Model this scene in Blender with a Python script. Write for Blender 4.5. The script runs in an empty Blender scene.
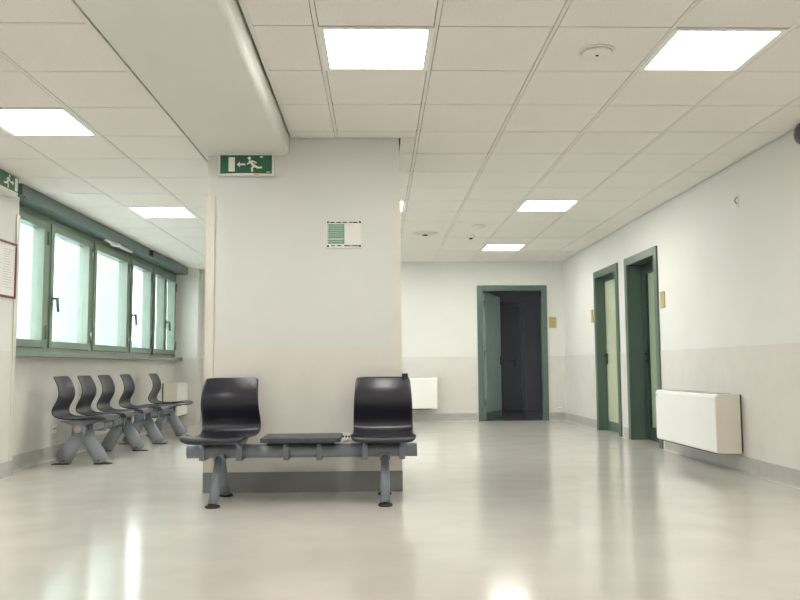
import bpy, bmesh, math, random
from mathutils import Vector, Matrix
random.seed(7)
S = bpy.context.scene
COL = S.collection

# ------------------------------------------------------------------ camera
CZ = 0.8933
cam_d = bpy.data.cameras.new('camera')
cam = bpy.data.objects.new('camera', cam_d)
COL.objects.link(cam)
S.camera = cam
cam_d.sensor_fit = 'HORIZONTAL'
cam_d.sensor_width = 36.0
cam_d.lens = 798.43 / 800 * 36.0
cam_d.clip_start = 0.05
cam_d.clip_end = 200
P, Yw, Rl = 0.0826, 0.027, -0.0068
fw = Vector((math.sin(Yw) * math.cos(P), math.cos(Yw) * math.cos(P), math.sin(P)))
ri = Vector((math.cos(Yw), -math.sin(Yw), 0))
up = ri.cross(fw)
ri2 = ri * math.cos(Rl) + up * math.sin(Rl)
up2 = up * math.cos(Rl) - ri * math.sin(Rl)
m = Matrix((ri2, up2, -fw)).transposed().to_4x4()
m.translation = Vector((0, 0, CZ))
cam.matrix_world = m

# ------------------------------------------------------------------ world / exposure
S.view_settings.view_transform = 'Standard'
S.view_settings.look = 'None'
S.view_settings.gamma = 1.0
S.view_settings.use_curve_mapping = False
S.view_settings.exposure = 1.85
LAMP = 7.5          # strength of the ceiling diffusers
SKY = 2.9           # overcast sky

w = bpy.data.worlds.new('overcast')
S.world = w
w.use_nodes = True
nt = w.node_tree
bg = nt.nodes['Background']
tc = nt.nodes.new('ShaderNodeTexCoord')
nz = nt.nodes.new('ShaderNodeTexNoise')
nz.inputs['Scale'].default_value = 2.0
mr = nt.nodes.new('ShaderNodeMapRange')
mr.inputs['To Min'].default_value = 0.9
mr.inputs['To Max'].default_value = 1.1
nt.links.new(tc.outputs['Generated'], nz.inputs['Vector'])
nt.links.new(nz.outputs['Fac'], mr.inputs['Value'])
mul = nt.nodes.new('ShaderNodeMix')
mul.data_type = 'RGBA'
mul.blend_type = 'MULTIPLY'
mul.inputs['Factor'].default_value = 1.0
mul.inputs['A'].default_value = (0.93, 0.98, 1.0, 1)
nt.links.new(mr.outputs['Result'], mul.inputs['B'])
nt.links.new(mul.outputs['Result'], bg.inputs['Color'])
bg.inputs['Strength'].default_value = SKY

# ------------------------------------------------------------------ materials
def lin(c):
    return tuple(((v / 255) / 12.92 if v / 255 <= 0.04045 else ((v / 255 + 0.055) / 1.055) ** 2.4) for v in c) + (1,)

def mat(name, rgb, rough=0.5, metal=0.0, var=0.04, scale=6.0, bump=0.0, bscale=80.0, spec=0.5, coat=0.0, stretch=None):
    mt = bpy.data.materials.new(name)
    mt.use_nodes = True
    t = mt.node_tree
    b = t.nodes['Principled BSDF']
    b.inputs['Roughness'].default_value = rough
    b.inputs['Metallic'].default_value = metal
    b.inputs['Specular IOR Level'].default_value = spec
    b.inputs['Coat Weight'].default_value = coat
    b.inputs['Coat Roughness'].default_value = 0.1
    co = t.nodes.new('ShaderNodeTexCoord')
    n = t.nodes.new('ShaderNodeTexNoise')
    n.inputs['Scale'].default_value = scale
    n.inputs['Detail'].default_value = 5
    src = co.outputs['Object']
    if stretch:
        mp = t.nodes.new('ShaderNodeMapping')
        mp.inputs['Scale'].default_value = stretch
        t.links.new(src, mp.inputs['Vector'])
        src = mp.outputs['Vector']
    t.links.new(src, n.inputs['Vector'])
    r = t.nodes.new('ShaderNodeMapRange')
    r.inputs['From Min'].default_value = 0.3
    r.inputs['From Max'].default_value = 0.7
    r.inputs['To Min'].default_value = 1 - var
    r.inputs['To Max'].default_value = 1 + var
    t.links.new(n.outputs['Fac'], r.inputs['Value'])
    mx = t.nodes.new('ShaderNodeMix')
    mx.data_type = 'RGBA'
    mx.blend_type = 'MULTIPLY'
    mx.inputs['Factor'].default_value = 1
    mx.inputs['A'].default_value = lin(rgb)
    t.links.new(r.outputs['Result'], mx.inputs['B'])
    t.links.new(mx.outputs['Result'], b.inputs['Base Color'])
    if bump:
        n2 = t.nodes.new('ShaderNodeTexNoise')
        n2.inputs['Scale'].default_value = bscale
        n2.inputs['Detail'].default_value = 3
        t.links.new(co.outputs['Object'], n2.inputs['Vector'])
        bp = t.nodes.new('ShaderNodeBump')
        bp.inputs['Strength'].default_value = bump
        bp.inputs['Distance'].default_value = 0.002
        t.links.new(n2.outputs['Fac'], bp.inputs['Height'])
        t.links.new(bp.outputs['Normal'], b.inputs['Normal'])
    return mt

def emit(name, rgb, strength):
    mt = bpy.data.materials.new(name)
    mt.use_nodes = True
    t = mt.node_tree
    t.nodes.remove(t.nodes['Principled BSDF'])
    e = t.nodes.new('ShaderNodeEmission')
    e.inputs['Color'].default_value = lin(rgb)
    e.inputs['Strength'].default_value = strength
    t.links.new(e.outputs[0], t.nodes['Material Output'].inputs['Surface'])
    return mt

def glassmat():
    mt = bpy.data.materials.new('window_glass')
    mt.use_nodes = True
    t = mt.node_tree
    t.nodes.remove(t.nodes['Principled BSDF'])
    tr = t.nodes.new('ShaderNodeBsdfTransparent')
    tr.inputs['Color'].default_value = (0.94, 0.965, 0.955, 1)
    gl = t.nodes.new('ShaderNodeBsdfGlossy')
    gl.inputs['Roughness'].default_value = 0.02
    lw = t.nodes.new('ShaderNodeLayerWeight')
    lw.inputs['Blend'].default_value = 0.5
    pw = t.nodes.new('ShaderNodeMath')
    pw.operation = 'POWER'
    pw.inputs[1].default_value = 4.0
    fr = t.nodes.new('ShaderNodeMapRange')
    fr.inputs['To Min'].default_value = 0.04
    fr.inputs['To Max'].default_value = 0.6
    t.links.new(lw.outputs['Facing'], pw.inputs[0])
    t.links.new(pw.outputs[0], fr.inputs['Value'])
    mx = t.nodes.new('ShaderNodeMixShader')
    t.links.new(fr.outputs[0], mx.inputs[0])
    t.links.new(tr.outputs[0], mx.inputs[1])
    t.links.new(gl.outputs[0], mx.inputs[2])
    t.links.new(mx.outputs[0], t.nodes['Material Output'].inputs['Surface'])
    return mt

M = dict(
    wall=mat('painted_plaster', (226, 226, 221), 0.6, var=0.015, scale=2.5, bump=0.15, bscale=60),
    wains=mat('washable_wall_covering', (217, 214, 208), 0.45, var=0.03, scale=5, bump=0.12, bscale=90),
    column=mat('column_paint', (214, 216, 212), 0.6, var=0.015, scale=2.5, bump=0.15, bscale=60),
    tile=mat('mineral_fibre_tile', (235, 232, 226), 0.85, var=0.03, scale=70, bump=0.3, bscale=160),
    runner=mat('ceiling_runner_metal', (230, 228, 222), 0.5, var=0.01),
    void=mat('ceiling_void', (70, 68, 66), 0.9),
    beam=mat('beam_plaster', (223, 223, 218), 0.55, var=0.012, scale=3),
    floor=mat('vinyl_floor', (207, 203, 197), 0.14, var=0.05, scale=3.0, bump=0.05, bscale=22, spec=0.75),
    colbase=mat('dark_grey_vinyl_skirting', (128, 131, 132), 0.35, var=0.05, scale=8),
    base=mat('grey_vinyl_skirting', (180, 178, 173), 0.35, var=0.05, scale=8),
    green=mat('green_lacquered_metal', (88, 107, 98), 0.35, var=0.04, scale=5, spec=0.5),
    dgreen=mat('dark_green_lacquer', (42, 58, 52), 0.4, var=0.04),
    wgreen=mat('green_window_metal', (104, 122, 106), 0.24, var=0.05, scale=5, spec=0.6),
    pelmet=mat('green_pelmet_metal', (84, 104, 98), 0.4, var=0.05, scale=5),
    leafp=mat('pale_green_door_panel', (186, 194, 166), 0.5, var=0.03, scale=4),
    leafshade=mat('shaded_green_door_panel', (146, 164, 138), 0.5, var=0.03, scale=4),  # panel of the unlit near side door, its shade put into the colour
    leafg=mat('grey_green_door_panel', (150, 172, 162), 0.5, var=0.05, scale=6),
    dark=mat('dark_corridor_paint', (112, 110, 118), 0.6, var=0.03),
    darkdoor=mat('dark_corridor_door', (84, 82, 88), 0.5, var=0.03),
    black=mat('black_handle_plastic', (28, 29, 30), 0.35),
    seat=mat('black_seat_plastic', (34, 35, 46), 0.29, var=0.05, scale=10, bump=0.05, bscale=200, spec=0.5, coat=0.08),
    leg=mat('light_grey_powder_coated_steel', (160, 167, 174), 0.33, metal=0.1, var=0.04, scale=8),
    tabletop=mat('dark_slate_laminate', (62, 70, 78), 0.4, var=0.04),
    steel=mat('grey_powder_coated_steel', (132, 141, 150), 0.33, metal=0.1, var=0.04, scale=8),
    chrome=mat('brushed_metal', (190, 190, 185), 0.25, metal=0.9),
    rubber=mat('black_rubber', (36, 36, 38), 0.7),
    guard=mat('cream_corner_guard', (218, 214, 202), 0.3, var=0.02),
    white=mat('white_enamel', (240, 240, 236), 0.35, var=0.01, scale=3),
    cream=mat('cream_side_panel', (224, 219, 207), 0.4, var=0.02),
    slot=mat('dark_slot', (60, 60, 62), 0.8),
    plate=mat('brass_coloured_door_plate', (186, 168, 112), 0.45, var=0.05),
    red=mat('dark_red_frame', (108, 36, 52), 0.4),
    paper=mat('white_paper', (232, 230, 226), 0.7, var=0.01),
    ink=mat('grey_print', (206, 204, 202), 0.8),
    signgreen=mat('safety_green', (44, 100, 76), 0.4, var=0.03),
    signwhite=mat('sign_white', (236, 236, 222), 0.5, var=0.01),
    signcase=mat('light_grey_sign_case', (232, 232, 226), 0.25, var=0.01),
    yellow=mat('yellow_sticker', (214, 196, 60), 0.5),
    boardgreen=mat('board_green', (112, 154, 134), 0.5, var=0.06, scale=60),
    alarm=mat('maroon_alarm', (84, 62, 70), 0.35),
    pink=mat('faded_peach_sticker', (204, 176, 156), 0.6),
    ground=mat('outside_paving', (170, 172, 168), 0.9, var=0.06),
    facade=mat('pale_blue_facade', (180, 188, 200), 0.9, var=0.03),
    pier=mat('pale_green_concrete', (132, 154, 144), 0.9, var=0.03),
    blind=mat('yellow_render', (176, 168, 112), 0.9, var=0.03),
    glass=glassmat(),
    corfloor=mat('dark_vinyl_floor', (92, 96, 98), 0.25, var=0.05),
    lamp=emit('lamp_diffuser', (255, 252, 244), LAMP),
)

# ------------------------------------------------------------------ mesh helpers
class MB:
    """collects primitives and links them as ONE mesh object"""
    def __init__(s):
        s.bm = bmesh.new()
        s.mats = []
        s.mi = 0
    def use(s, mt):
        if mt not in s.mats:
            s.mats.append(mt)
        s.mi = s.mats.index(mt)
        return s
    def faces(s, vs, fs, smooth=False):
        v = [s.bm.verts.new(p) for p in vs]
        for f in fs:
            try:
                fc = s.bm.faces.new([v[i] for i in f])
                fc.material_index = s.mi
                fc.smooth = smooth
            except ValueError:
                pass
        return v
    def box(s, x0, x1, y0, y1, z0, z1, bevel=0.0, mx=None):
        x0, x1 = sorted((x0, x1)); y0, y1 = sorted((y0, y1)); z0, z1 = sorted((z0, z1))
        vs = [Vector((x, y, z)) for z in (z0, z1) for y in (y0, y1) for x in (x0, x1)]
        if mx:
            vs = [mx @ v for v in vs]
        fs = [(0, 2, 3, 1), (4, 5, 7, 6), (0, 1, 5, 4), (2, 6, 7, 3), (0, 4, 6, 2), (1, 3, 7, 5)]
        v = s.faces(vs, fs)
        if bevel:
            es = list({e for q in v for e in q.link_edges})
            r = bmesh.ops.bevel(s.bm, geom=es, offset=bevel, segments=2, affect='EDGES', profile=0.5)
            for f in r['faces']:
                f.material_index = s.mi
        return s
    def tube(s, a, b, r0, r1=None, n=16, squash=None, caps=True, smooth=True):
        """tube from a to b; squash=(direction, factor) narrows it across that direction"""
        a, b = Vector(a), Vector(b)
        r1 = r0 if r1 is None else r1
        d = (b - a).normalized()
        u = d.orthogonal().normalized()
        if squash:
            u = (squash[0] - d * squash[0].dot(d)).normalized()
        v = d.cross(u)
        k = squash[1] if squash else 1
        vs = []
        for c, r in ((a, r0), (b, r1)):
            for i in range(n):
                t = 2 * math.pi * i / n
                vs.append(c + u * r * k * math.cos(t) + v * r * math.sin(t))
        q = s.faces(vs, [(i, (i + 1) % n, n + (i + 1) % n, n + i) for i in range(n)], smooth)
        if caps:
            for ring in (q[:n][::-1], q[n:]):
                f = s.bm.faces.new(ring); f.material_index = s.mi
        return s
    def prism(s, pts, axis, a, b, bevel=0.0):
        """extrude a 2D outline along axis (0:x with pts=(y,z), 1:y with pts=(x,z), 2:z with pts=(x,y))"""
        def P3(p, t):
            return [(t, p[0], p[1]), (p[0], t, p[1]), (p[0], p[1], t)][axis]
        n = len(pts)
        vs = [P3(p, a) for p in pts] + [P3(p, b) for p in pts]
        fs = [tuple(range(n))[::-1], tuple(range(n, 2 * n))] + [(i, (i + 1) % n, n + (i + 1) % n, n + i) for i in range(n)]
        v = s.faces(vs, fs)
        if bevel:
            es = list({e for q in v for e in q.link_edges})
            bmesh.ops.bevel(s.bm, geom=es, offset=bevel, segments=2, affect='EDGES', profile=0.5)
        return s
    def lathe(s, prof, n=32, smooth=True, mx=None):
        """prof: list of (r, z)"""
        vs = []
        for r, z in prof:
            for i in range(n):
                t = 2 * math.pi * i / n
                p = Vector((r * math.cos(t), r * math.sin(t), z))
                vs.append(mx @ p if mx else p)
        k = len(prof)
        fs = [(j * n + i, j * n + (i + 1) % n, (j + 1) * n + (i + 1) % n, (j + 1) * n + i) for j in range(k - 1) for i in range(n)]
        v = s.faces(vs, fs, smooth)
        for ring in (v[:n][::-1], v[-n:]):
            try:
                f = s.bm.faces.new(ring); f.material_index = s.mi
            except ValueError:
                pass
        return s
    def build(s, name, mt=None, parent=None, loc=None):
        if mt:
            s.mats = [mt] if not s.mats else s.mats
        bmesh.ops.recalc_face_normals(s.bm, faces=s.bm.faces)
        me = bpy.data.meshes.new(name)
        s.bm.to_mesh(me); s.bm.free()
        for q in s.mats:
            me.materials.append(q)
        o = bpy.data.objects.new(name, me)
        COL.objects.link(o)
        if parent:
            o.parent = parent
        if loc:
            o.location = loc
        return o

def tag(o, label=None, cat=None, group=None, kind=None):
    if label: o['label'] = label
    if cat: o['category'] = cat
    if group: o['group'] = group
    if kind: o['kind'] = kind
    return o

def empty(name, loc=(0, 0, 0), rz=0.0, parent=None):
    o = bpy.data.objects.new(name, None)
    o.empty_display_size = 0.1
    COL.objects.link(o)
    o.location = loc
    o.rotation_euler = (0, 0, rz)
    if parent: o.parent = parent
    return o

def copy_tree(o, parent=None):
    c = o.copy()
    COL.objects.link(c)
    if parent: c.parent = parent
    for ch in [q for q in bpy.data.objects if q.parent == o]:
        copy_tree(ch, c)
    return c

def box(name, mt, parent, *a, **k):
    return MB().box(*a, **k).build(name, mt, parent)

# ------------------------------------------------------------------ dimensions
H = 2.584            # ceiling of the main room
HL = 2.466           # lower ceiling on the window side
XR = 3.019           # right wall
YF = 12.94           # far wall
YB = -5.0            # wall behind the camera
XP = -3.07           # near left wall face
XW = -3.22           # window wall face
YP = 6.83            # where the near left wall ends
WZ = 1.04            # wall covering height
CX0, CX1, CY0, CY1 = -1.25, 0.158, 5.82, 6.90   # column

def solid_wall(name, mt, axis, face, out, a0, a1, z0, z1, holes=()):
    """a wall along Y (axis 0) or X (axis 1); face = room side, out = far side; holes=(a0,a1,z0,z1)"""
    mb = MB()
    cuts = sorted(holes)
    def bx(p, q, za, zb):
        if q - p < 1e-4 or zb - za < 1e-4: return
        if axis == 0: mb.box(face, out, p, q, za, zb)
        else: mb.box(p, q, face, out, za, zb)
    cur = a0
    for (h0, h1, hz0, hz1) in cuts:
        bx(cur, h0, z0, z1)
        bx(h0, h1, z0, min(max(hz0, z0), z1))
        bx(h0, h1, max(min(hz1, z1), z0), z1)
        cur = h1
    bx(cur, a1, z0, z1)
    return mb.build(name, mt)

# ------------------------------------------------------------------ floor
fl = MB().box(-3.6, 3.4, YB - 0.2, YF + 0.05, -0.1, 0).build('floor', M['floor'])
tag(fl, kind='structure')

# ------------------------------------------------------------------ walls
D_FAR = (1.64, 2.71, 0, 2.16)             # openings of the doors (x0,x1)
D_A = (9.95, 10.98, 0, 2.14)              # right wall, far door (y0,y1)
D_B = (8.52, 9.58, 0, 2.14)               # right wall, near door
wr = tag(solid_wall('wall_right', M['wall'], 0, XR, XR + 0.3, YB, YF, 0, 2.8, [D_A, D_B]), kind='structure')
wf = tag(solid_wall('wall_far', M['wall'], 1, YF, YF + 0.16, -3.6, XR + 0.3, 0, 2.8, [D_FAR]), kind='structure')
wb = tag(solid_wall('wall_back', M['wall'], 1, YB, YB - 0.2, -3.6, XR + 0.3, 0, 2.8), kind='structure')
wl = tag(solid_wall('wall_left', M['wall'], 0, XP, XP - 0.45, YB, YP, 0, 2.8), kind='structure')
WIN_Y0, WIN_Y1, WIN_Z0, WIN_Z1 = YP, 12.62, 1.0, 2.40
ww = tag(solid_wall('wall_window', M['wall'], 0, XW, XW - 0.3, YP, YF, 0, 2.8, [(WIN_Y0, WIN_Y1, WIN_Z0, WIN_Z1)]), kind='structure')
pil = tag(MB().box(XW, -2.86, 12.70, YF, 0, HL + 0.03).build('wall_pilaster', M['wall']), kind='structure')

# washable covering, 3 mm proud of the plaster
def covering(parent, axis, face, sgn, a0, a1, skips=()):
    cur = a0
    segs = []
    for s0, s1 in sorted(skips):
        segs.append((cur, s0)); cur = s1
    segs.append((cur, a1))
    mb = MB()
    for p, q in segs:
        if axis == 0: mb.box(face, face + sgn * 0.004, p, q, 0.0, WZ)
        else: mb.box(p, q, face, face + sgn * 0.004, 0.0, WZ)
    return mb.build('wall_covering', M['wains'], parent)
covering(wr, 0, XR, -1, YB, YF, [(D_B[0], D_B[1]), (D_A[0], D_A[1])])
covering(wf, 1, YF, -1, -2.86, XR, [(D_FAR[0], D_FAR[1])])
covering(wb, 1, YB, 1, XP, XR)
covering(wl, 0, XP, 1, YB, YP)
MB().box(XW, XW + 0.004, YP, 12.70, 0, 0.99).build('wall_covering', M['wains'], ww)
MB().box(XW + 0.004, -2.856, 12.696, 12.70, 0, WZ).box(-2.86, -2.856, 12.70, YF, 0, WZ).build('wall_covering', M['wains'], pil)

# coved skirtings
def skirting(name, axis, face, sgn, a0, a1, skips=()):
    cur = a0; segs = []
    for s0, s1 in sorted(skips):
        segs.append((cur, s0)); cur = s1
    segs.append((cur, a1))
    mb = MB()
    g = 0.004
    prof = [(g, 0.0), (0.034, 0.0), (0.022, 0.006), (0.014, 0.016), (0.010, 0.032), (0.008, 0.128), (g, 0.132)]
    pts = [(face + sgn * d, z) for d, z in prof]
    for p, q in segs:
        mb.prism(pts, 1 - axis if axis == 1 else 1, p, q) if axis == 0 else mb.prism(pts, 0, p, q)
    o = mb.build(name, M['base'])
    return tag(o, kind='structure')
skirting('baseboard_right', 0, XR, -1, YB, YF, [(D_B[0] - .09, D_B[1] + .09), (D_A[0] - .09, D_A[1] + .09)])
skirting('baseboard_far', 1, YF, -1, -2.85, XR, [(D_FAR[0] - .05, D_FAR[1] + .05)])
skirting('baseboard_left', 0, XP, 1, YB, YP)
skirting('baseboard_window', 0, XW, 1, YP, 12.69)
skirting('baseboard_back', 1, YB, 1, XP, XR)

# ------------------------------------------------------------------ column
cl = MB().box(CX0, CX1, CY0, CY1, 0, 2.62).build('wall_column', M['column'])
tag(cl, kind='structure')
mb = MB()
e = 0.003
mb.box(CX0 - e, CX1 + e, CY0 - e, CY1 + e, 0, 1.035)
mb.build('wall_covering', M['wains'], cl)
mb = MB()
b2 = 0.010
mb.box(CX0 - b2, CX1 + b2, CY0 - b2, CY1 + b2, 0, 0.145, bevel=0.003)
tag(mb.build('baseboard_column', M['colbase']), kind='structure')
def corner_guard(x, y, sx, sy, z1, parent):
    """angle strip; legs run from corner (x,y) along sx (in x) and sy (in y)"""
    t, L = 0.005, 0.058
    return (MB().box(x - sx * t, x + sx * L, y - sy * t, y, 0.147, z1)
            .box(x - sx * t, x, y, y + sy * L, 0.147, z1)).build('corner_guard', M['guard'], parent)
corner_guard(CX0 - e, CY0 - e, 1, 1, 2.15, cl)
corner_guard(CX1 + e, CY0 - e, -1, 1, 2.15, cl)
g = MB().box(XP + 0.004, XP + 0.009, YP - 0.055, YP + 0.005, 0.135, 2.2).box(XP - 0.05, XP + 0.009, YP, YP + 0.005, 0.135, 2.2)
g.build('corner_guard', M['guard'], wl)

# ------------------------------------------------------------------ beam
def rounded(x0, x1, z0, z1, r, n=5):
    pts = [(x0, z1), (x0, z0)]
    for i in range(n + 1):
        t = -math.pi / 2 + (math.pi / 2) * i / n
        pts.append((x1 - r + r * math.cos(t), z0 + r + r * math.sin(t)))
    pts.append((x1, z1))
    return pts
bmx = MB()
bmx.prism(rounded(-1.285, -0.655, 2.45, 2.68, 0.045), 1, YB, CY0)
bmx.prism(rounded(-1.285, -0.655, 2.45, 2.68, 0.045), 1, CY1, YF)
bmx.box(-1.285, CX0, CY0, CY1, 2.45, 2.68)
tag(bmx.build('ceiling_beam', M['beam']), kind='structure')

# ------------------------------------------------------------------ ceilings: tiles one by one
cr = MB().box(-0.655, XR, YB, YF, H + 0.06, H + 0.16).build('ceiling', M['void'])
tag(cr, kind='structure')
clf = MB().box(-3.25, -1.285, YB, YF, HL + 0.06, HL + 0.16).build('ceiling', M['void'])
tag(clf, kind='structure')
TH = 0.016
GAPX = 0.0145     # half width of the main runners
_tm = {}
def tile(parent, x0, x1, y0, y1, z):
    wx, wy = round(x1 - x0, 3), round(y1 - y0, 3)
    if (wx, wy) not in _tm:
        mb = MB().box(-wx / 2, wx / 2, -wy / 2, wy / 2, 0, TH)
        o = mb.build('ceiling_tile', M['tile'])
        _tm[(wx, wy)] = o.data
        bpy.data.objects.remove(o)
    o = bpy.data.objects.new('ceiling_tile', _tm[(wx, wy)])
    COL.objects.link(o)
    o.parent = parent
    o.location = ((x0 + x1) / 2, (y0 + y1) / 2, z + random.uniform(-0.0007, 0.0007))
    return o
RX = [-0.655 + 0.014] + [-0.305 + 0.6 * i for i in range(6)] + [XR - 0.036]
RY0 = 3.857
LX = [-3.06] + [-3.08 + 0.6 * i for i in (1, 2, 3)] + [-1.285 - 0.012]
LX = [XW + 0.0, -3.08, -2.48, -1.88, -1.285 - 0.024]
LY0 = 4.17
LIGHT_R = {(1.495, 0), (-0.305, 0), (1.495, 7), (-0.305, 7), (1.495, 12), (-0.305, 12), (1.495, -7), (-0.305, -7), (1.495, -12), (-0.305, -12)}
LIGHT_L = {(-2.48, 1), (-2.48, 6), (-2.48, -4), (-2.48, -9)}
def grid(parent, xs, y_org, z, lights, y_end, jlist, xmin_hole=None):
    for j in jlist:
        y0 = y_org + 0.6 * j
        y1 = min(y0 + 0.6, y_end)
        if y1 - y0 < 0.05: continue
        for i in range(len(xs) - 1):
            x0, x1 = xs[i], xs[i + 1]
            if any(abs(x0 - lx) < 0.01 and j == lj for lx, lj in lights): continue
            ax = x0 + (GAPX if i > 0 else 0.0); bx = x1 - (GAPX if i < len(xs) - 2 else 0.0)
            ys = [(y0, y1)]
            if xmin_hole:      # tiles cut round the column
                cx1, cy0, cy1 = xmin_hole
                if bx > cx1 + 0.02 and ax >= cx1: pass
                elif ax < cx1:
                    if y0 >= cy0 - 0.02 and y1 <= cy1 + 0.02:
                        if bx <= cx1 + 0.03: continue
                        ax = cx1 + 0.02
                    elif y0 < cy0 < y1 and bx <= cx1 + 0.2:
                        ys = [(y0, cy0 - 0.012)]
                        if bx > cx1 + 0.03: tile(parent, cx1 + 0.02, bx, cy0 - 0.008, y1 - 0.0025, z)
                    elif y0 < cy1 < y1:
                        ys = [(cy1 + 0.012, y1)]
                        if bx > cx1 + 0.03: tile(parent, cx1 + 0.02, bx, y0, cy1 + 0.008, z)
            for p, q in ys:
                if q - p > 0.03:
                    tile(parent, ax, bx, p + 0.0038, q - 0.0038, z)
grid(cr, RX, RY0, H, LIGHT_R, YF, range(-15, 16), (CX1, CY0, CY1))
grid(clf, LX[1:], LY0, HL, LIGHT_L, YF, range(-16, 15))
# strip between the last full tile and the window wall, north of the left wall's end
for j in range(4, 15):
    y0 = LY0 + 0.6 * j; y1 = min(y0 + 0.6, YF)
    if y0 >= YP + 0.0 - 0.5:
        tile(clf, XW + 0.1, -3.08 - 0.002, max(y0, YP + 0.01) + 0.0025, y1 - 0.0025, HL)
# runners (main bars) and cross bars
for x in RX[1:-1]:
    if x < CX1 + 0.01:
        MB().box(x - 0.0105, x + 0.0105, YB, CY0 - 0.01, H - 0.001, H + 0.03).box(x - 0.0105, x + 0.0105, CY1 + 0.01, YF, H - 0.001, H + 0.03).build('runner', M['runner'], cr)
    else:
        box('runner', M['runner'], cr, x - 0.0105, x + 0.0105, YB, YF, H - 0.001, H + 0.03)
for x in LX[2:-1]:
    box('runner', M['runner'], clf, x - 0.0105, x + 0.0105, YB, YF, HL - 0.001, HL + 0.03)
mb = MB()
for j in range(-14, 16):
    y = RY0 + 0.6 * j
    if CY0 < y < CY1: mb.box(CX1 + 0.02, XR - 0.02, y - 0.006, y + 0.006, H + 0.004, H + 0.03)
    else: mb.box(-0.64, XR - 0.02, y - 0.006, y + 0.006, H + 0.004, H + 0.03)
tag(mb.build('cross_bar', M['void'], cr), kind='stuff')
mb = MB()
for j in range(-15, 15):
    y = LY0 + 0.6 * j
    mb.box(-3.05, -1.335, y - 0.006, y + 0.006, HL + 0.004, HL + 0.03)
tag(mb.build('cross_bar', M['void'], clf), kind='stuff')
# perimeter angles
def angle(parent, x0, x1, y0, y1, z):
    box('perimeter_trim', M['runner'], parent, x0, x1, y0, y1, z - 0.003, z - 0.0012)
angle(cr, XR - 0.036, XR - 0.011, YB, YF - 0.024, H)
angle(cr, CX1 + 0.02, XR - 0.0, YF - 0.024, YF, H)
angle(cr, -0.641, -0.617, YB, CY0 - 0.03, H)
angle(cr, -0.655, CX1 + 0.03, CY0 - 0.038, CY0 - 0.012, H)
angle(cr, CX1 + 0.012, CX1 + 0.036, CY0 - 0.012, CY1 + 0.03, H)
angle(clf, -1.333, -1.309, YB, YF, HL)
angle(clf, -3.0, -1.30, YF - 0.024, YF, HL)

# ------------------------------------------------------------------ ceiling lights
def make_light():
    r = empty('ceiling_light')
    a, b = 0.292, 0.262
    mb = MB()
    mb.box(-a, a, -a, -b, -0.004, 0.03).box(-a, a, b, a, -0.004, 0.03).box(-a, -b, -b, b, -0.004, 0.03).box(b, a, -b, b, -0.004, 0.03)
    mb.box(-a, a, -a, a, 0.030, 0.045)
    mb.build('frame', M['white'], r)
    MB().box(-b, b, -b, b, 0.006, 0.012).build('diffuser', M['lamp'], r)
    return r
L0 = make_light()
lights = [
    (1.795, 4.157, H, 'square ceiling light panel at top right, near the round speaker'),
    (-0.005, 4.157, H, 'square ceiling light panel at top centre, between beam and round speaker'),
    (1.795, 8.357, H, 'square ceiling light panel in the middle row right of the column'),
    (-0.005, 8.357, H, 'square ceiling light panel just peeking out beside the column\'s top right edge'),
    (1.795, 11.357, H, 'farthest small ceiling light panel, above the open doorway'),
    (-2.18, 5.07, HL, 'square ceiling light panel at left edge, over the exit sign side'),
    (-2.18, 8.07, HL, 'square ceiling light panel above the windows, left of the column'),
]
hid = [(-0.005, 11.357, H), (1.795, -0.043, H), (-0.005, -0.043, H), (-2.18, 2.07, HL), (-2.18, -0.93, HL), (1.795, -3.043, H), (-0.005, -3.043, H)]  # first is behind the column; the others are added unseen to light the room
first = True
for x, y, z, lb in lights:
    o = L0 if first else copy_tree(L0)
    first = False
    o.location = (x, y, z)
    tag(o, lb, 'ceiling light', 'square ceiling light panels')
hid_lb = ['ceiling light panel hidden behind the column, toward the far wall', 'added unseen ceiling light panel overhead, right of the viewpoint', 'added unseen ceiling light panel overhead, above the viewpoint',
          'added unseen ceiling light panel near the left wall, just before the view begins', 'added unseen ceiling light panel on the low ceiling, left and behind the viewpoint',
          'added unseen ceiling light panel near the back wall on the right', 'added unseen ceiling light panel near the back wall in the middle']
for (x, y, z), lb in zip(hid, hid_lb):
    o = copy_tree(L0)
    o.location = (x, y, z)
    tag(o, lb, 'ceiling light', 'ceiling light panels out of view')

# ------------------------------------------------------------------ ceiling devices
r = tag(empty('ceiling_speaker', (1.187, 4.161, H)), 'round white speaker disc with a dark centre dot on the near ceiling', 'speaker')
MB().lathe([(0.001, 0.0), (0.094, 0.0), (0.096, -0.003), (0.090, -0.007), (0.080, -0.008), (0.0795, -0.006)]).build('rim', M['runner'], r)
MB().lathe([(0.078, -0.008), (0.079, -0.018), (0.074, -0.023), (0.001, -0.025)]).build('disc', M['tile'], r)
MB().lathe([(0.009, -0.024), (0.008, -0.028), (0.001, -0.029)], n=12).build('sensor_dot', M['slot'], r)
r = tag(empty('air_diffuser', (0.60, 10.10, H)), 'round ceiling air diffuser with concentric rings, far right of the column', 'air vent')
for k, rad in enumerate((0.165, 0.115, 0.066)):
    MB().lathe([(rad - 0.018, -0.001), (rad, -0.003 - 0.003 * k), (rad + 0.004, -0.012 - 0.004 * k), (rad - 0.006, -0.016 - 0.004 * k), (rad - 0.026, -0.004)]).build('ring', M['runner'], r)
MB().lathe([(0.03, -0.001), (0.035, -0.028), (0.001, -0.032)], n=20).build('centre_cap', M['slot'], r)
MB().lathe([(0.15, -0.0005), (0.15, -0.002), (0.001, -0.002)]).build('throat', M['void'], r)
r = tag(empty('smoke_detector', (1.217, 9.53, H)), 'small flat white disc on the ceiling behind the air diffuser', 'detector')
MB().lathe([(0.075, 0), (0.075, -0.014), (0.055, -0.026), (0.001, -0.028)]).build('housing', M['cream'], r)
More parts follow.
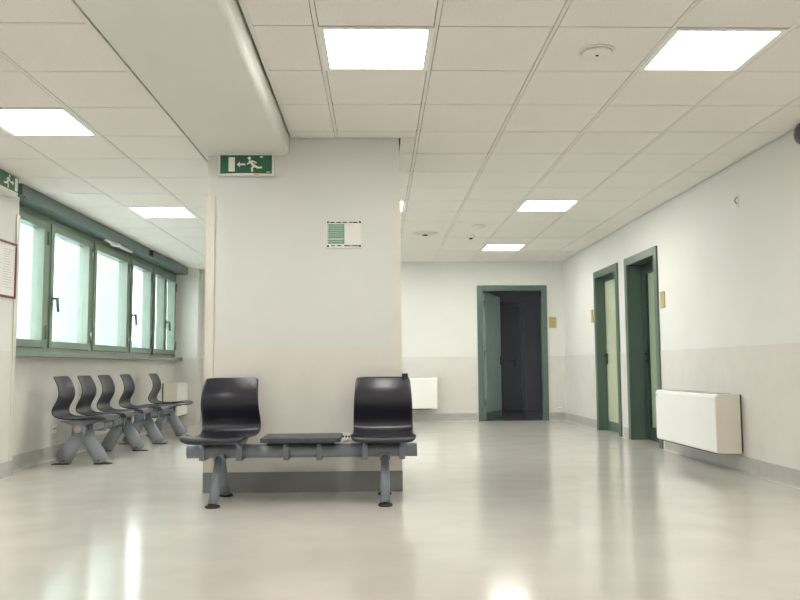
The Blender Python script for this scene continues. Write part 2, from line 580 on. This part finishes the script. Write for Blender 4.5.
MB().lathe([(0.02, -0.027), (0.018, -0.036), (0.001, -0.037)], n=14).build('sensor', M['runner'], r)
r = tag(empty('motion_sensor', (1.21, 10.30, H)), 'tiny square grey ceiling sensor near the farthest light', 'detector')
MB().box(-.045, .045, -.045, .045, -.03, 0, bevel=.006).build('housing', M['runner'], r)
MB().lathe([(0.025, -0.029), (0.02, -0.045), (0.001, -0.05)], n=14).build('lens', M['slot'], r)

# ------------------------------------------------------------------ doors
def lever(parent, mx, side=1):
    """handle + keyhole plate built in local door space: x along the leaf, -y towards the viewer"""
    mb = MB()
    mb.prism([(-0.02, -0.10), (0.02, -0.10), (0.02, 0.05), (-0.02, 0.05)], 1, -0.004, -0.010)
    mb.tube((0, -0.01, 0.02), (0, -0.05, 0.02), 0.010, n=10)
    mb.tube((0, -0.048, 0.02), (side * 0.11, -0.048, 0.02), 0.010, 0.008, n=10)
    mb.tube((0, -0.01, -0.07), (0, -0.022, -0.07), 0.012, n=10)
    o = mb.build('door_handle', M['black'], parent)
    o.matrix_local = mx
    return o

# far doorway (faces -Y)
x0, x1, zt = D_FAR[0], D_FAR[1], D_FAR[3]
d1 = tag(empty('door_1', (x0, YF, 0)), kind='structure')
def frame_part(parent, W, zt, depth, face=0.092, lap=0.035, proud=0.022, m=None):
    """frame in local space: opening from x=0..W, wall face at y=0, into wall +y"""
    m = m or M['green']
    t = 0.042
    mb = MB()
    # linings
    mb.box(0, t, 0.0, depth, 0, zt).box(W - t, W, 0.0, depth, 0, zt).box(t, W - t, 0, depth, zt - t, zt)
    mb.build('door_lining', m, parent)
    mb = MB()
    ins = face - lap
    mb.box(-lap, ins, -proud, 0, 0, zt + lap, bevel=0.004)
    mb.box(W - ins, W + lap, -proud, 0, 0, zt + lap, bevel=0.004)
    mb.box(ins, W - ins, -proud, 0, zt - ins, zt + lap, bevel=0.004)
    mb.build('architrave', m, parent)
frame_part(d1, x1 - x0, zt, 0.16)
leaf = empty('door_leaf_hinge', (0.06, 0.14, 0), math.radians(65)); bpy.data.objects.remove(leaf)
ang = math.radians(66)
W1 = 0.93
lf = MB().box(0, W1, -0.04, 0, 0.01, 2.09, bevel=0.003).build('door_leaf', M['leafg'], d1)
lf.location = (0.075, 0.13, 0); lf.rotation_euler = (0, 0, ang)
MB().box(0.0, W1, -0.045, -0.0402, 0.01, 0.13).build('kick_plate', M['green'], lf)
lever(lf, Matrix.Translation((W1 - 0.06, -0.04, 1.0)), -1)
for z in (0.25, 1.05, 1.85):
    MB().tube((-0.012, -0.03, z), (-0.012, -0.03, z + 0.09), 0.011, n=8).build('hinge', M['chrome'], lf)

# doors of the right wall: local x -> world -Y, local y -> world +X
def right_door(name, y0, y1, zt, style):
    W = y1 - y0
    r = tag(empty(name, (XR, y1, 0), -math.pi / 2), kind='structure')   # local x=0 is the far jamb
    frame_part(r, W, zt, 0.14 if style == 'a' else 0.24)
    if style == 'a':
        lf = MB().box(0.045, W - 0.045, 0.115, 0.155, 0.008, zt - 0.045, bevel=0.003).build('door_leaf', M['leafp'], r)
        MB().box(0.045, W - 0.045, 0.111, 0.1148, 0.008, 0.13).build('kick_plate', M['green'], lf)
        MB().box(0.045, W - 0.045, 0.109, 0.1148, zt - 0.11, zt - 0.05).build('top_rail', M['green'], lf)
        lever(lf, Matrix.Translation((0.10, 0.115, 1.0)), 1)
    else:
        lf = MB().box(0.045, W - 0.045, 0.195, 0.225, 0.008, zt - 0.045).build('door_leaf', M['leafshade'], r)
        mb = MB()
        mb.box(0.045, 0.19, 0.165, 0.1948, 0.008, zt - 0.05, bevel=0.004)
        mb.box(W - 0.13, W - 0.045, 0.165, 0.1948, 0.008, zt - 0.05, bevel=0.004)
        mb.box(0.19, W - 0.13, 0.165, 0.1948, 0.008, 0.16, bevel=0.004)
        mb.box(0.19, W - 0.13, 0.165, 0.1948, zt - 0.17, zt - 0.05, bevel=0.004)
        mb.build('leaf_frame', M['dgreen'], lf)
        MB().box(0.098, 0.104, 0.158, 0.1652, 0.008, zt - 0.05).build('stop_bead', M['green'], lf)
        lever(lf, Matrix.Translation((0.17, 0.165, 1.0)), 1)
    return r
right_door('door_2', D_A[0], D_A[1], D_A[3], 'a')
right_door('door_3', D_B[0], D_B[1], D_B[3], 'b')
# blocking walls behind the two closed doors
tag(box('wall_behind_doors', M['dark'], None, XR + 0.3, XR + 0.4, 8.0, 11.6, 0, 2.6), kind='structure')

# dark corridor behind the far doorway
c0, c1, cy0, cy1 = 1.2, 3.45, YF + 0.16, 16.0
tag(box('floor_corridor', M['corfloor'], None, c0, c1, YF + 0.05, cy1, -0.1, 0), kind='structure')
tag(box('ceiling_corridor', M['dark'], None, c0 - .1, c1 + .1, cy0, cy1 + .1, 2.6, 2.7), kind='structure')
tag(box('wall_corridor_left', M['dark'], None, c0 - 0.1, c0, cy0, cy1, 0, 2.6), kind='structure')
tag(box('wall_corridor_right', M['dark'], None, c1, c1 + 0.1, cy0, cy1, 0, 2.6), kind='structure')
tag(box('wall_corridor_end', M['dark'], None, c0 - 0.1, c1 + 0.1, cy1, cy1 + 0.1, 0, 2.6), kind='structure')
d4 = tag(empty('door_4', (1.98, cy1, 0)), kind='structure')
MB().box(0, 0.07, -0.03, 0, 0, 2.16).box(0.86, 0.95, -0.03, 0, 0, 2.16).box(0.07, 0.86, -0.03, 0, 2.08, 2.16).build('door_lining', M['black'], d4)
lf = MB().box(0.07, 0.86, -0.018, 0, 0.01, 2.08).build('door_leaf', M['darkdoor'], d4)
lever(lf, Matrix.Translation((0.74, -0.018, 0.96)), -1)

# ------------------------------------------------------------------ windows
GX = XW - 0.06       # glass plane
wins = [(YP + 0.0, 7.74, 1), (7.74, 8.92, 1), (8.92, 10.26, 0), (10.26, 11.30, 1), (11.30, 12.62, 2)]
zb, zt = 1.05, 2.36
for k, (a, b, n) in enumerate(wins):
    r = tag(empty('window_%d' % (k + 1), (XW, a, WIN_Z0)), kind='structure')
    W = b - a
    zz0, zz1 = zb - WIN_Z0, zt - WIN_Z0
    mb = MB()
    f = 0.045
    mb.box(-0.09, 0.03, 0, f, zz0, zz1).box(-0.09, 0.03, W - f, W, zz0, zz1)
    mb.box(-0.09, 0.03, f, W - f, zz0, zz0 + 0.035).box(-0.09, 0.03, f, W - f, zz1 - 0.06, zz1)
    mb.build('window_frame', M['wgreen'], r)
    ns = 2 if n == 2 else 1
    sw = (W - 2 * f) / ns
    for q in range(ns):
        s0 = f + q * sw + 0.006; s1 = f + (q + 1) * sw - 0.006
        y0_, y1_ = zz0 + 0.04, zz1 - 0.065
        st = 0.070
        mb = MB()
        mb.box(-0.07, 0.045, s0, s0 + st, y0_, y1_, bevel=0.004)
        mb.box(-0.07, 0.045, s1 - st, s1, y0_, y1_, bevel=0.004)
        mb.box(-0.07, 0.045, s0 + st, s1 - st, y0_, y0_ + st, bevel=0.004)
        mb.box(-0.07, 0.045, s0 + st, s1 - st, y1_ - st, y1_, bevel=0.004)
        sash = mb.build('sash', M['wgreen'], r)
        MB().box(-0.018, -0.012, s0 + st - 0.004, s1 - st + 0.004, y0_ + st - 0.004, y1_ - st + 0.004).build('pane', M['glass'], sash)
        if n and not (ns == 2 and q == 0):
            hy = s0 + 0.035
            mb = MB()
            mb.box(0.045, 0.053, hy - 0.014, hy + 0.014, 0.50, 0.60)
            mb.tube((0.05, hy, 0.57), (0.10, hy, 0.57), 0.012, n=8)
            mb.tube((0.096, hy, 0.580), (0.104, hy + 0.006, 0.44), 0.015, 0.013, n=10)
            mb.build('window_handle', M['green'], sash)
        mb = MB()
        for z in (y0_ + 0.08, y1_ - 0.22):
            mb.tube((0.052, s1 + 0.004, z), (0.052, s1 + 0.004, z + 0.13), 0.010, n=8)
        mb.build('hinge', M['chrome'] if k in (1, 2, 4) else M['wgreen'], sash)
# sill and pelmet
sl = MB().box(XW - 0.09, XW + 0.13, YP + 0.006, 12.69, 1.0, 1.05, bevel=0.006).build('trim_1', M['wgreen'])
tag(sl, kind='structure')
mb = MB().box(-3.05, -3.022, YP - 0.06, 10.52, HL - 0.10, HL - 0.002).box(XW, -3.022, YP + 0.006, 10.52, HL - 0.112, HL - 0.10).box(-3.0695, -3.05, YP - 0.06, YP + 0.01, HL - 0.112, HL - 0.002)
tag(mb.build('trim_2', M['pelmet']), kind='structure')
mb = MB().box(-3.03, -3.005, 10.66, 12.60, HL - 0.10, HL - 0.012).box(XW, -3.005, 10.52, 12.60, HL - 0.112, HL - 0.10)
tag(mb.build('trim_3', M['pelmet']), kind='structure')
tag(box('trim_4', M['wgreen'], None, XW - 0.09, XW + 0.05, YP, 12.62, zt, 2.42), kind='structure')
tk = tag(empty('curtain_track', (-3.09, 9.05, HL - 0.112)), 'short white curtain track piece under the green pelmet', 'curtain track')
MB().box(-0.015, 0.015, 0, 0.95, -0.022, 0).build('rail', M['white'], tk)
MB().box(-0.045, 0.045, 0.28, 0.42, -0.03, 0, bevel=0.004).build('bracket', M['white'], tk)

# outside the windows
gr = tag(box('ground', M['ground'], None, -40, XW - 0.35, -20, 50, -3.2, -3.0), kind='structure')
bd = tag(empty('building', (-9.0, 8, -3)), 'pale neighbouring building seen through the windows', 'building')
MB().box(-2, 0, 2, 30, 0, 4.75).build('facade', M['facade'], bd)
MB().box(0, 0.1, 2, 30, 4.75, 4.85).build('coping', M['pier'], bd)
for k in range(6):
    MB().box(0.0, 0.5, 4 + k * 4.4, 4.9 + k * 4.4, 0, 8.5).build('pillar', M['pier'], bd)
MB().box(0.0, 0.04, 16.2, 18.6, 0, 4.7).build('yellow_panel', M['blind'], bd)

fins = ['added fin forming the pale band in the first window pane', 'added fin forming the pale band in the second window pane', 'added fin forming the pale band in the middle window pane',
        'added fin forming the pale band in the fourth window pane', 'added fin forming the pale band in the farthest window panes']
for k, lb in enumerate(fins):  # added fins; they give the panes pale bands like glass reflections
    y = (9.45, 11.0, 12.6, 14.9, 17.3)[k]
    fo = MB().box(-0.22, 0.16, -0.06, 0.06, -0.1, 3.0, bevel=0.01).build('band_fin', M['pier'])
    fo.location = (-4.15, y, 0)
    tag(fo, 'vertical pale green ' + lb, 'sunshade', 'added pale band fins')
    MB().box(-0.20, -0.14, 0.06, 0.10, -0.1, 3.0).build('rail', M['wgreen'], fo)

# ------------------------------------------------------------------ beam seating
def seat_mesh():
    prof = [(-0.254, 0.403, .182), (-0.266, 0.410, .195), (-0.271, 0.424, .206), (-0.262, 0.438, .212), (-0.225, 0.449, .216), (-0.15, 0.444, .217), (-0.06, 0.430, .216), (0.04, 0.426, .215),
            (0.13, 0.428, .212), (0.185, 0.442, .208), (0.222, 0.470, .210), (0.232, 0.510, .209), (0.218, 0.555, .208), (0.192, 0.61, .206),
            (0.184, 0.665, .203), (0.196, 0.72, .199), (0.220, 0.77, .195), (0.242, 0.810, .191), (0.247, 0.820, .186)]
    N = 14
    bm = bmesh.new()
    rows = []
    n = len(prof)
    for k, (y, z, hw) in enumerate(prof):
        row = []
        for i in range(N + 1):
            u = -1 + 2 * i / N
            isback = max(0, min(1, (k - 9) / 4))
            dish = (1 - u * u)
            yy = y - 0.030 * isback * (u * u) + 0.0
            zz = z - 0.014 * (1 - isback) * dish * (1 if k > 3 else 0.3) + 0.006 * (1 - isback) * abs(u) ** 6
            if k >= n - 2: zz -= 0.006 * (u ** 8)
            row.append(bm.verts.new((hw * u, yy, zz)))
        rows.append(row)
    for k in range(n - 1):
        for i in range(N):
            f = bm.faces.new((rows[k][i], rows[k][i + 1], rows[k + 1][i + 1], rows[k + 1][i]))
            f.smooth = True
    bmesh.ops.recalc_face_normals(bm, faces=bm.faces)
    me = bpy.data.meshes.new('seat')
    bm.to_mesh(me); bm.free()
    me.materials.append(M['seat'])
    return me
SEAT_ME = seat_mesh()
BZ = 0.332
def bracket_mb(top=0.412, reach=0.20):
    mb = MB()
    # clamp round the beam and the curved arm under the seat
    mb.box(-0.019, 0.019, -0.056, -0.046, BZ - 0.058, BZ + 0.035, bevel=0.003)
    mb.box(-0.019, 0.019, 0.046, 0.056, BZ - 0.058, BZ + 0.035, bevel=0.003)
    mb.box(-0.019, 0.019, -0.056, 0.056, BZ - 0.058, BZ - 0.047, bevel=0.003)
    mb.prism([(-0.052, BZ + 0.02), (0.052, BZ + 0.02), (0.075, BZ + 0.045), (reach * 0.8, top - 0.012), (reach * 0.8, top), (-reach, top), (-reach, top - 0.014), (-0.09, BZ + 0.055)],
             0, -0.010, 0.010, bevel=0.003)
    mb.tube((-0.019, -0.04, BZ + 0.05), (0.019, -0.04, BZ + 0.05), 0.007, n=8)
    return mb

def make_bench(pitch, kinds, hl, spread, legdx, seat_rot=None, round_leg=True):
    """local: beam along x at y=0, seats face -y"""
    r = empty('beam_bench')
    mb = MB().tube((-hl, 0, BZ), (hl, 0, BZ), 0.045, n=24)
    bmo = mb.build('beam', M['steel'], r)
    for s in (-1, 1):
        MB().tube((s * hl, 0, BZ), (s * (hl + 0.004), 0, BZ), 0.0455, n=24).build('end_cap', M['steel'], bmo)
    for s in (-1, 1):
        for t in (-1, 1):
            x = s * legdx
            foot = Vector((x + (0.0 if round_leg else 0), t * spread, 0.012))
            topp = Vector((x, t * 0.012, BZ - 0.02))
            mb = MB()
            if round_leg:
                mb.tube(foot, topp, 0.034, 0.030, n=20, squash=(Vector((1, 0, 0)), 0.92))
            else:
                mb.tube(foot, topp, 0.070, 0.064, n=20, squash=(Vector((1, 0, 0)), 0.5))
            lg = mb.build('leg', M['steel'] if round_leg else M['leg'], r)
            mb = MB()
            if round_leg:
                mb.lathe([(0.046, 0.0), (0.047, 0.010), (0.040, 0.016), (0.001, 0.017)], n=20, mx=Matrix.Translation((foot.x, foot.y + t * 0.004, 0)))
            else:
                mb.box(foot.x - 0.04, foot.x + 0.04, foot.y - 0.078 + t * 0.004, foot.y + 0.078 + t * 0.004, 0, 0.008, bevel=0.003)
            mb.build('foot_pad', M['rubber'], lg)
            if not round_leg:
                MB().tube((x - 0.034, t * (spread - 0.03), 0.035), (x - 0.030, t * (spread - 0.03), 0.035), 0.008, n=8).build('bolt', M['rubber'], lg)
        # saddle joining the legs to the beam
        MB().box(s * legdx - 0.035, s * legdx + 0.035, -0.052, 0.052, BZ - 0.066, BZ - 0.01, bevel=0.008).build('leg_saddle', M['steel'], r)
    for i, k in enumerate(kinds):
        x = (i - 1) * pitch
        if k == 's':
            so = bpy.data.objects.new('seat', SEAT_ME)
            COL.objects.link(so)
            so.parent = r
            so.location = (x + (0.006 if seat_rot and i in seat_rot else 0), 0, 0)
            if seat_rot and i in seat_rot: so.rotation_euler = (0, 0, seat_rot[i])
            md = so.modifiers.new('thickness', 'SOLIDIFY'); md.thickness = 0.008; md.offset = 0
            md = so.modifiers.new('smooth', 'SUBSURF'); md.levels = 1; md.render_levels = 1
            for dx in (-0.125, 0.125):
                bk = bracket_mb(0.410).build('seat_bracket', M['steel'], so)
                bk.location = (dx, 0, 0)
        else:
            tt = MB()
            w_, d0, d1_ = 0.262, -0.20, 0.20
            pts = []
            for cx, cy, a0 in ((w_ - .03, d1_ - .03, 0), (-w_ + .03, d1_ - .03, 90), (-w_ + .03, d0 + .03, 180), (w_ - .03, d0 + .03, 270)):
                for j in range(5):
                    a = math.radians(a0 + j * 22.5)
                    pts.append((cx + .03 * math.cos(a), cy + .03 * math.sin(a)))
            tt.prism(pts, 2, 0.401, 0.430, bevel=0.004)
            to = tt.build('table_top', M['tabletop'], r, (x, 0, 0))
            MB().box(-0.22, 0.22, -0.15, 0.15, 0.389, 0.401).build('tray_frame', M['slot'], to)
            for dx in (-0.105, 0.115):
                bk = bracket_mb(0.389, 0.14).build('table_bracket', M['steel'], to)
                bk.location = (dx, 0, 0)
    return r

b1 = make_bench(0.5425, 'sts', 0.765, 0.225, 0.552, seat_rot={0: math.radians(-5)})
b1.location = (-0.514, 5.45, 0)
tag(b1, 'two-seat black beam bench with a low table, in front of the column', 'bench', 'beam benches')
# small black block clipped on the right seat's top corner
seats = [c for c in bpy.data.objects if c.parent == b1 and c.name.startswith('seat') and 'bracket' not in c.name]
ck = MB().box(0.135, 0.178, 0.212, 0.255, 0.79, 0.842, bevel=0.005).build('clip', M['rubber'], seats[-1])

b2 = make_bench(0.585, 'sss', 0.72, 0.19, 0.585, round_leg=False)
b2.location = (-2.78, 8.24, 0); b2.rotation_euler = (0, 0, math.pi / 2)
tag(b2, 'three-seat black beam bench nearest the camera under the windows', 'bench', 'beam benches')
MB().lathe([(0.034, 0), (0.034, 0.002), (0.001, 0.0025)], n=16, mx=Matrix.Translation((-0.726, 0.0, BZ)) @ Matrix.Rotation(-math.pi / 2, 4, 'Y')).build('round_sticker', M['pink'], [c for c in bpy.data.objects if c.parent == b2 and c.name.startswith('beam')][0])
b3 = make_bench(0.585, 'sts', 0.72, 0.19, 0.54, round_leg=False)
b3.location = (-2.78, 10.14, 0); b3.rotation_euler = (0, 0, math.pi / 2)
tag(b3, 'farther window bench with two black seats separated by a gap, near the left radiator', 'bench', 'beam benches')

# ------------------------------------------------------------------ fan coil radiators
def make_radiator(L, hgt=0.50, dep=0.19):
    """local: back at y=0, front at -y, x along the wall, z from 0"""
    r = empty('wall_radiator')
    MB().box(-L / 2 + .015, L / 2 - .015, -0.016, 0.0, 0.015, hgt - 0.004).build('back_plate', M['slot'], r)
    cs = 0.03
    pr = [(-0.018, 0), (-dep + cs * .4, 0), (-dep, cs * .4), (-dep, hgt - cs), (-dep + cs * .3, hgt - cs * .3), (-dep + cs, hgt), (-0.018, hgt)]
    MB().prism(pr, 0, -L / 2 + 0.012, L / 2 - 0.012).build('casing', M['white'], r)
    for s in (-1, 1):
        q = [(-0.018, 0), (-dep + cs * .4, 0), (-dep, cs * .4), (-dep, hgt - cs), (-dep + cs * .3, hgt - cs * .3), (-dep + cs, hgt), (-0.018, hgt)]
        MB().prism(q, 0, s * (L / 2 - 0.012), s * (L / 2), bevel=0.003).build('side_panel', M['cream'], r)
    gmb = MB().box(-L / 2 + 0.12, L / 2 - 0.12, -dep + 0.05, -0.035, hgt, hgt + 0.002)
    go = gmb.build('grille', M['slot'], r)
    k = 0
    x = -L / 2 + 0.125
    sm = None
    while x < L / 2 - 0.125:
        if sm is None:
            o = MB().box(0, 0.006, -dep + 0.05, -0.035, hgt + 0.002, hgt + 0.007).build('slat', M['white'], go)
            sm = o
        else:
            o = sm.copy(); COL.objects.link(o); o.parent = go
        o.location = (x, 0, 0)
        x += 0.02
    MB().box(-L / 2 + .1, L / 2 - .1, -dep + .03, -0.03, -0.012, 0.0).build('bottom_inlet', M['slot'], r)
    MB().tube((-L / 2 + 0.03, -dep - 0.001, hgt - 0.05), (-L / 2 + 0.03, -dep - 0.004, hgt - 0.05), 0.007, n=10).build('screw', M['chrome'], r)
    return r
ra = make_radiator(1.44, 0.487, 0.225)
ra.location = (XR - 0.004, 7.32, 0.153); ra.rotation_euler = (0, 0, -math.pi / 2)
tag(ra, 'white wall-hung radiator on the right wall beside the near green door', 'radiator', 'white wall radiators')
rb = make_radiator(1.25, 0.49, 0.20)
rb.location = (0.31, YF - 0.004, 0.215)
tag(rb, 'white wall-hung radiator on the far wall, partly hidden behind the column and seat', 'radiator', 'white wall radiators')
rc = make_radiator(0.68, 0.50, 0.22)
rc.location = (XW + 0.004, 12.345, 0.165); rc.rotation_euler = (0, 0, math.pi / 2)
tag(rc, 'white wall-hung radiator under the far window, left of the column', 'radiator', 'white wall radiators')

# ------------------------------------------------------------------ exit signs
def circ(cx, cy, r, n=12):
    return [(cx + r * math.cos(2 * math.pi * i / n), cy + r * math.sin(2 * math.pi * i / n)) for i in range(n)]
def pictogram(parent, arrow, man, door, depth0, depth1):
    """man faces +x when man[2]=1; outlines in x,z; extruded in y"""
    ax, asg = arrow
    mb = MB()
    mb.prism([(ax - asg * .0, .0), (ax - asg * .022, .022), (ax - asg * .022, .007), (ax - asg * .062, .007), (ax - asg * .062, -.007), (ax - asg * .022, -.007), (ax - asg * .022, -.022)], 1, depth0, depth1)
    mb.build('arrow_symbol', M['signwhite'], parent)
    MB().box(door - .023, door + .023, depth0, depth1, -.053, .053).build('door_symbol', M['signwhite'], parent)
    cx, s = man
    def T(pts): return [(cx + s * p[0] * 1.3, p[1] * 1.2) for p in pts]
    mb = MB()
    mb.prism(T(circ(.022, .038, .010)), 1, depth0, depth1)
    mb.prism(T([(.018, .026), (.028, .020), (.002, -.014), (-.014, -.006)]), 1, depth0, depth1)
    mb.prism(T([(.020, .022), (.004, .026), (-.018, .014), (-.020, .006), (-.012, .006), (.002, .016), (.012, .014)]), 1, depth0 , depth1 )
    mb.prism(T([(.022, .018), (.036, .004), (.034, -.003), (.026, .002), (.016, .010)]), 1, depth0, depth1)
    mb.prism(T([(-.014, -.004), (-.004, -.016), (-.024, -.026), (-.050, -.024), (-.050, -.014), (-.026, -.014)]), 1, depth0, depth1)
    mb.prism(T([(-.006, -.006), (.004, -.012), (.014, -.022), (.010, -.046), (.0, -.046), (.002, -.024), (-.010, -.014)]), 1, depth0, depth1)
    mb.build('running_figure', M['signwhite'], parent)

s1 = tag(empty('exit_sign', (-0.966, CY0, 2.375)), 'green exit sign with left arrow and running figure on the column top', 'exit sign', 'green exit signs')
MB().prism([(-.20, -.078), (.205, -.078), (.205, .078), (-.20, .078)], 1, -0.001, -0.028, bevel=.004).build('back_case', M['signcase'], s1)
n = 10
pts = [(-.205 + .41 * i / n, -.030 - .022 * math.sin(math.pi * i / n)) for i in range(n + 1)]
mb = MB()
for z0, z1 in ((-.083, -.068), (.068, .080)):
    q = pts + [(.205, -.02), (-.205, -.02)]
    mb.prism([(a, b) for a, b in q], 2, z0, z1)
mb.box(-.205, -.188, -.036, -.02, -.068, .068).box(.188, .205, -.036, -.02, -.068, .068)
mb.build('case_rim', M['signcase'], s1)
pn = MB().box(-.188, .188, -.040, -.022, -.068, .068).build('sign_panel', M['signgreen'], s1)
pictogram(pn, (-.068, -1), (.052, -1), -.105, -0.0415, -0.039)
MB().box(.10, .122, -.0415, -.0402, .050, .060).box(.150, .176, -.0412, -.0402, -.060, -.055).build('small_print', M['signwhite'], pn)
MB().prism([(.055, -.081), (.100, -.081), (.096, -.070), (.060, -.070)], 1, -0.0525, -0.050).build('caution_sticker', M['yellow'], s1)

s2 = tag(empty('exit_sign', (XP + 0.003, 6.36, 2.392), math.pi / 2), 'green exit sign at left edge on the near left wall, beside the windows', 'exit sign', 'green exit signs')
MB().box(-.205, .205, -.105, 0.0, -.075, .072, bevel=.006).build('back_case', M['signcase'], s2)
pn = MB().box(-.190, .190, -.110, -.104, -.060, .062).build('sign_panel', M['signgreen'], s2)
pictogram(pn, (.105, 1), (.0, 1), .150, -0.1115, -0.1095)
MB().box(-.205, .205, -.100, -.008, -.092, -.075, bevel=.004).build('case_rim', M['signcase'], s2)

# ------------------------------------------------------------------ info board on the column
ib = tag(empty('notice_board', (-0.251, CY0, 1.861)), 'white notice board with green lettering panel on the column', 'notice board')
MB().box(-.130, .130, -.012, 0, -.103, .103, bevel=.003).build('backing', M['signcase'], ib)
fr = MB().box(-.124, .124, -.0135, -.012, -.095, .097).build('board', M['paper'], ib)
MB().box(-.112, .0, -.0145, -.0135, -.074, .076).build('green_panel', M['boardgreen'], fr)
mb = MB()
for k, (a, b) in enumerate(((-.104, -.066), (-.056, -.020), (-.012, .024), (.036, .060), (.064, .100))):
    mb.box(a, b, -.0145, -.0135, .082, .092)
for (a, b) in ((-.092, -.066), (-.050, -.020), (.0, .048), (.056, .108)):
    mb.box(a, b, -.0145, -.0135, -.090, -.081)
for k in range(9):
    z = .070 - k * .0165
    mb.box(-.121, -.113, -.0145, -.0135, z - .004, z + .004)
    mb.box(.0, .004, -.0146, -.0135, z - .004, z + .004)
mb.build('lettering', M['signgreen'], fr)
mb = MB()
for k in range(11):
    if k == 7: continue
    mb.box(-.106, -.010, -.0152, -.0145, .066 - k * .0135, .0675 - k * .0135)
mb.box(-.108, -.004, -.0152, -.0145, -.038, -.033)
mb.build('text_lines', M['paper'], fr)
MB().box(.014, .066, -.0145, -.0135, .066, .070).build('heading', M['ink'], fr)
for sx in (-1, 1):
    for sz in (-1, 1):
        MB().tube((sx * .117, -.012, sz * .088), (sx * .117, -.019, sz * .088), .008, n=12).build('screw', M['slot'], ib)

# ------------------------------------------------------------------ framed document on the left wall
fd = tag(empty('framed_document', (XP, 6.44, 1.71), math.pi / 2), 'dark red framed document on the left wall under the exit sign', 'picture frame')
mb = MB()
hw, hh, t = .335, .232, .018
mb.box(-hw, hw, -.022, 0, hh - t, hh, bevel=.003).box(-hw, hw, -.022, 0, -hh, -hh + t, bevel=.003)
mb.box(-hw, -hw + t, -.022, 0, -hh + t, hh - t, bevel=.003).box(hw - t, hw, -.022, 0, -hh + t, hh - t, bevel=.003)
mb.build('frame', M['red'], fd)
pp = MB().box(-hw + t, hw - t, -.012, -.002, -hh + t, hh - t).build('paper_sheet', M['paper'], fd)
mb = MB()
for k in range(16):
    z = .165 - k * .021
    for c in range(3):
        a = -.29 + c * .20
        mb.box(a, a + random.uniform(.10, .17), -.0128, -.012, z, z + .006)
mb.build('text_lines', M['ink'], pp)

# ------------------------------------------------------------------ small wall fixtures
def door_plate(loc, rz, label):
    r = tag(empty('door_plate', loc, rz), label, 'door plate', 'beige door number plates')
    MB().box(-.058, .058, -.012, 0, -.088, .088, bevel=.003).build('plate', M['plate'], r)
    MB().box(-.044, .044, -.0135, -.012, -.070, .070).build('insert', M['plate'], r)
    MB().box(-.058, .058, -.018, -.012, .076, .088).build('rail', M['plate'], r)
    return r
door_plate((2.838, YF, 1.585), 0, 'beige door plate on the far wall, right of the open dark doorway')
door_plate((XR, 11.17, 1.575), -math.pi / 2, 'beige door plate on the right wall beyond the farther side door')
door_plate((XR, 8.36, 1.575), -math.pi / 2, 'beige door plate on the right wall, between near side door and radiator')

def socket(loc, rz, label, w=.075, h=.055, cat='socket'):
    r = tag(empty('wall_socket', loc, rz), label, cat, 'white wall sockets')
    MB().box(-w / 2, w / 2, -.012, 0, -h / 2, h / 2, bevel=.004).build('cover_plate', M['white'], r)
    for k in (-1, 0, 1):
        MB().tube((k * w * .27, -.0118, 0), (k * w * .27, -.0135, 0), .0075, n=10).build('hole', M['slot'], r)
    return r
socket((-0.236, CY0 - e, 0.392), 0, 'white wall socket on the column beside the bench table')
socket((XW + .004, 8.05, 0.30), math.pi / 2, 'white wall socket behind the nearest window bench', .12, .085)
socket((2.62 + .30, YF - .004, 0.185), 0, 'small white wall socket low in the far right corner', .07, .05)

hk = tag(empty('wall_hook', (XR, 6.53, 2.26), -math.pi / 2), 'small metal hook plate high on the right wall', 'hook')
MB().box(-.012, .012, -.006, 0, -.055, .055, bevel=.002).box(-.040, -.032, -.004, 0, -.05, .04).build('plate', M['signcase'], hk)
MB().tube((0, -.006, .03), (0, -.03, .0), .006, n=8).tube((0, -.03, .0), (0, -.012, -.03), .006, n=8).build('hook', M['chrome'], hk)

al = tag(empty('alarm_bell', (XR, 5.42, 2.505), -math.pi / 2), 'dark maroon round alarm at the top right edge on the wall', 'alarm')
rx = Matrix.Rotation(math.pi / 2, 4, 'X')
MB().lathe([(.085, 0.0), (.085, .02), (.001, .02)], mx=rx).build('base', M['alarm'], al)
MB().lathe([(.078, .02), (.080, .035), (.070, .058), (.045, .075), (.001, .082)], mx=rx).build('dome', M['alarm'], al)
